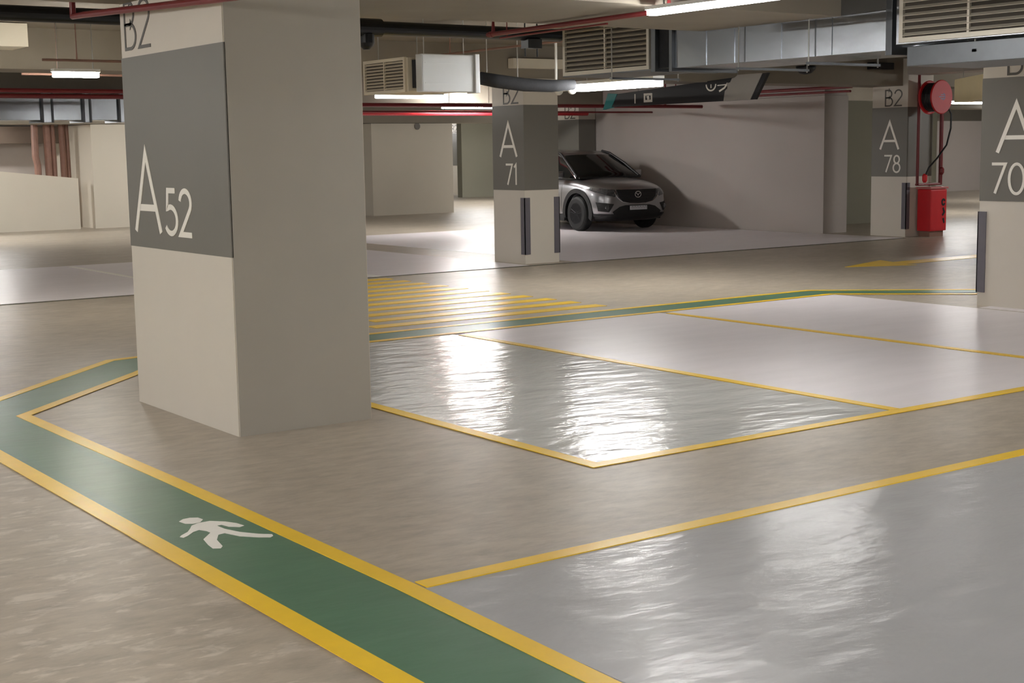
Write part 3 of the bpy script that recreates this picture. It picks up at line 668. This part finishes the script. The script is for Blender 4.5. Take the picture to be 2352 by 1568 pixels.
def patch(name, polys, m, thick=.008, view='front', off=.002, res=6):
    """panel that follows the body: polygons in (lateral, z) seen from the front or (s, z) from the side"""
    bm = bmesh.new()
    for poly in polys:
        vs_ = [bm.verts.new((p[0], p[1], 0)) for p in poly]
        f = bm.faces.new(vs_)
    bmesh.ops.triangulate(bm, faces=bm.faces[:])
    for _ in range(res):
        es = [e_ for e_ in bm.edges if e_.calc_length() > .045]
        if not es: break
        bmesh.ops.subdivide_edges(bm, edges=es, cuts=1); bmesh.ops.triangulate(bm, faces=bm.faces[:])
    bm.normal_update()
    out = {}
    for v in bm.verts:
        if view == 'front': o0 = Vector((XC+v.co.x, YF-1, v.co.y)); dr = Vector((0, 1, 0))
        else: o0 = Vector((XC-2 if view == 'left' else XC+2, YF+v.co.x, v.co.y)); dr = Vector((1 if view == 'left' else -1, 0, 0))
        hit, nr, _, _ = BV.ray_cast(o0, dr)
        if hit is None:
            hit, nr, _, _ = BV.find_nearest(o0 + dr*(1.1 if view == 'front' else 1.1)); nr = -dr
        if nr.dot(dr) > 0: nr = -nr
        out[v] = (hit, nr)
    top = {v: bm.verts.new(h + n_*(off+thick)) for v, (h, n_) in out.items()}
    for v, (h, n_) in out.items(): v.co = h - n_*.004
    fs = [f for f in bm.faces]; be = [e_ for e_ in bm.edges if len(e_.link_faces) == 1 and e_.verts[0] in top]
    for f in fs: bm.faces.new([top[v] for v in f.verts])
    for e_ in be:
        a_, b_ = e_.verts; bm.faces.new((a_, b_, top[b_], top[a_]))
    return new(name, bm, m, car, smooth=False)
mir = lambda pl_: [[(-x, z_) for x, z_ in p][::-1] for p in pl_]
patch('grille', [[(-.50, .84), (-.46, .70), (-.36, .61), (-.2, .575), (0, .565), (.2, .575), (.36, .61), (.46, .70), (.50, .84)]], M_trim, .012)
gz = bmesh.new()
for k in range(4):
    zz = .63+.048*k; wd_ = .38+.03*k
    pts_ = []
    for i in range(13):
        x = -wd_+2*wd_*i/12; hit, nr, _, _ = BV.ray_cast(Vector((XC+x, YF-1, zz)), Vector((0, 1, 0)))
        pts_.append(hit+Vector((0, -.018, 0)))
    tube(gz, pts_, .006, 6)
new('grille_bars', gz, mat('grille_bar', srgb(44, 44, 48), .35, metal=.5), car)
bm = bmesh.new()
pts_ = []
for x, zz in [(-.56, .80), (-.49, .68), (-.38, .60), (-.2, .56), (0, .548), (.2, .56), (.38, .60), (.49, .68), (.56, .80)]:
    hit, nr, _, _ = BV.ray_cast(Vector((XC+x, YF-1, zz)), Vector((0, 1, 0))); pts_.append(hit+Vector((0, -.012, 0)))
tube(bm, pts_, .012, 8); new('grille_surround', bm, M_chrome, car, smooth=True)
bm = bmesh.new()
hit, nr, _, _ = BV.ray_cast(Vector((XC, YF-1, .74)), Vector((0, 1, 0)))
mf = lambda a_, b_, d_: (XC+a_, hit.y-.02-d_, .745+b_)
strip(bm, arc(0, 0, .075, .06, 0, 360, 24), .007, mf, 0, .01)
strip(bm, [(-.06, .03), (-.02, .012), (0, -.02), (.02, .012), (.06, .03)], .007, mf, 0, .01)
new('front_emblem', bm, M_chrome, car)
for sd in (-1, 1):
    hp = [[(.50, .76), (.56, .70), (.72, .735), (.83, .80), (.885, .88), (.80, .88), (.66, .855), (.53, .84)]]
    patch('headlight', hp if sd > 0 else mir(hp), M_head, .01)
    fg = [[(.58, .56), (.84, .60), (.82, .42), (.68, .40)]]
    patch('fog_recess', fg if sd > 0 else mir(fg), M_trim, .01)
    for sm in (-1,):
        hit, nr, _, _ = BV.ray_cast(Vector((XC+sd*.72, YF-1, .49)), Vector((0, 1, 0)))
        bm = bmesh.new(); lathe(bm, [(.045, 0), (.045, .02), (.03, .024)], hit+Vector((0, -.008, 0)), (0, -1, 0), 18); new('fog_lamp', bm, M_head, car)
patch('lower_grille', [[(-.60, .40), (-.50, .24), (.50, .24), (.60, .40), (.44, .50), (.3, .53), (-.3, .53), (-.44, .50)]], M_trim, .012)
patch('lower_cladding', [[(-.86, .36), (-.84, .22), (.84, .22), (.86, .36), (.56, .33), (.5, .25), (-.5, .25), (-.56, .33)]], M_trim, .014)
hit, nr, _, _ = BV.ray_cast(Vector((XC+.0, YF-1, .48)), Vector((0, 1, 0)))
new('number_plate', B(XC-.23, XC+.23, hit.y-.04, hit.y-.005, .42, .53, bev=.004), M_trim, car)
pt = new('plate_face', B(XC-.215, XC+.215, hit.y-.043, hit.y-.04, .435, .515), M_plate, car)
bm = bmesh.new()
for k in range(6):
    x = -.17+.066*k; st = [[(x, .45), (x, .50)], [(x, .50), (x+.035, .50)], [(x+.035, .50), (x+.035, .45)]]
    for q_ in st: strip(bm, q_, .0035, lambda a_, b_, d_: (XC+a_, hit.y-.0432-d_, b_), 0, .001)
new('plate_characters', bm, M_trim, car)
# arches and side sills
for sd, vw in ((-1, 'left'), (1, 'right')):
    for ay in (AX_F, AX_R):
        bm = bmesh.new()
        X0 = XC+sd*.925
        outer = arc(YF+ay, .37, .50, .50, -18, 198, 26); inner = arc(YF+ay, .37, .405, .405, -14, 194, 26)
        for r_ in range(26):
            a_, b_, c_, d_ = outer[r_], outer[r_+1], inner[r_+1], inner[r_]
            dd = lambda p: (1 - ((p[0]-YF-ay)/.5)**2*.0)
            def hw(s_): return lerp(BODY, max(0, min(4.54, s_)))[0]
            P4 = [(XC+sd*(hw(p[0]-YF)+.008), p[0], p[1]) for p in (a_, b_, c_, d_)]
            Q4 = [(p[0]-sd*.09, p[1], p[2]) for p in P4]
            v8 = [bm.verts.new(p) for p in P4+Q4]
            for q_ in ((0, 1, 2, 3), (7, 6, 5, 4), (0, 4, 5, 1), (3, 2, 6, 7)): bm.faces.new([v8[i] for i in q_])
        new('arch_trim', bm, M_trim, car)
        wl = new('tyre', (lambda b__: (lathe(b__, [(.22, .07), (.22, 0), (.30, .0), (.34, .02), (.355, .05), (.355, .17), (.34, .2), (.30, .22), (.22, .22), (.22, .15)], (XC+sd*.93-(.0 if sd < 0 else .22), YF+ay, .355), (1, 0, 0), 40), b__)[1])(bmesh.new()), M_tyre, car, smooth=False)
        bm = bmesh.new(); xo = XC+sd*.925
        lathe(bm, [(.245, 0), (.245, .03), (.225, .03), (.215, .0)], (xo, YF+ay, .355), (-sd, 0, 0), 36)
        lathe(bm, [(.05, 0), (.05, .03)], (xo, YF+ay, .355), (-sd, 0, 0), 20)
        for k in range(5):
            for dk in (-.17, .17):
                an = 2*PI*k/5+PI/2; a1 = an+dk
                tube(bm, [(xo-sd*.012, YF+ay+.03*math.cos(an+dk*2), .355+.03*math.sin(an+dk*2)), (xo-sd*.012, YF+ay+.232*math.cos(a1), .355+.232*math.sin(a1))], .014, 6)
        new('wheel_rim', bm, M_rim, car)
        bm = bmesh.new(); lathe(bm, [(.225, 0), (.225, .01)], (XC+sd*.86, YF+ay, .355), (sd, 0, 0), 30); new('wheel_inner', bm, M_trim, car)
    new('sill_cladding', B(*sorted((XC+sd*.90, XC+sd*.935)), YF+1.3, YF+3.12, .2, .32, bev=.01), M_trim, car)
    bm = bmesh.new(); box(bm, *sorted((XC+sd*.90, XC+sd*1.09)), YF+1.32, YF+1.46, 1.08, 1.22, bev=.035); new('door_mirror', bm, M_paint, car, smooth=True)
    for y0_ in (1.42, 2.4, 3.3):
        st = bmesh.new(); pts_ = []
        for i in range(9):
            zz = .38+(1.0-.38)*i/8; ht, nr, _, _ = BV.ray_cast(Vector((XC+sd*2, YF+y0_, zz)), Vector((-sd, 0, 0)))
            if ht: pts_.append(ht)
        tube(st, pts_, .004, 6); new('door_seam', st, M_trim, car)
    st = bmesh.new(); box(st, *sorted((XC+sd*.91, XC+sd*.95)), YF+2.1, YF+2.3, .93, .955, bev=.008); new('door_handle', st, M_paint, car)
new('windscreen_trim', B(XC-.78, XC+.78, YF+.94, YF+1.02, 1.06, 1.092), M_trim, car)

# the car stands a little askew
car.location.z += .003
car.rotation_euler = (0, 0, math.radians(-4)); car.location.x += .15; car.location.y += .0
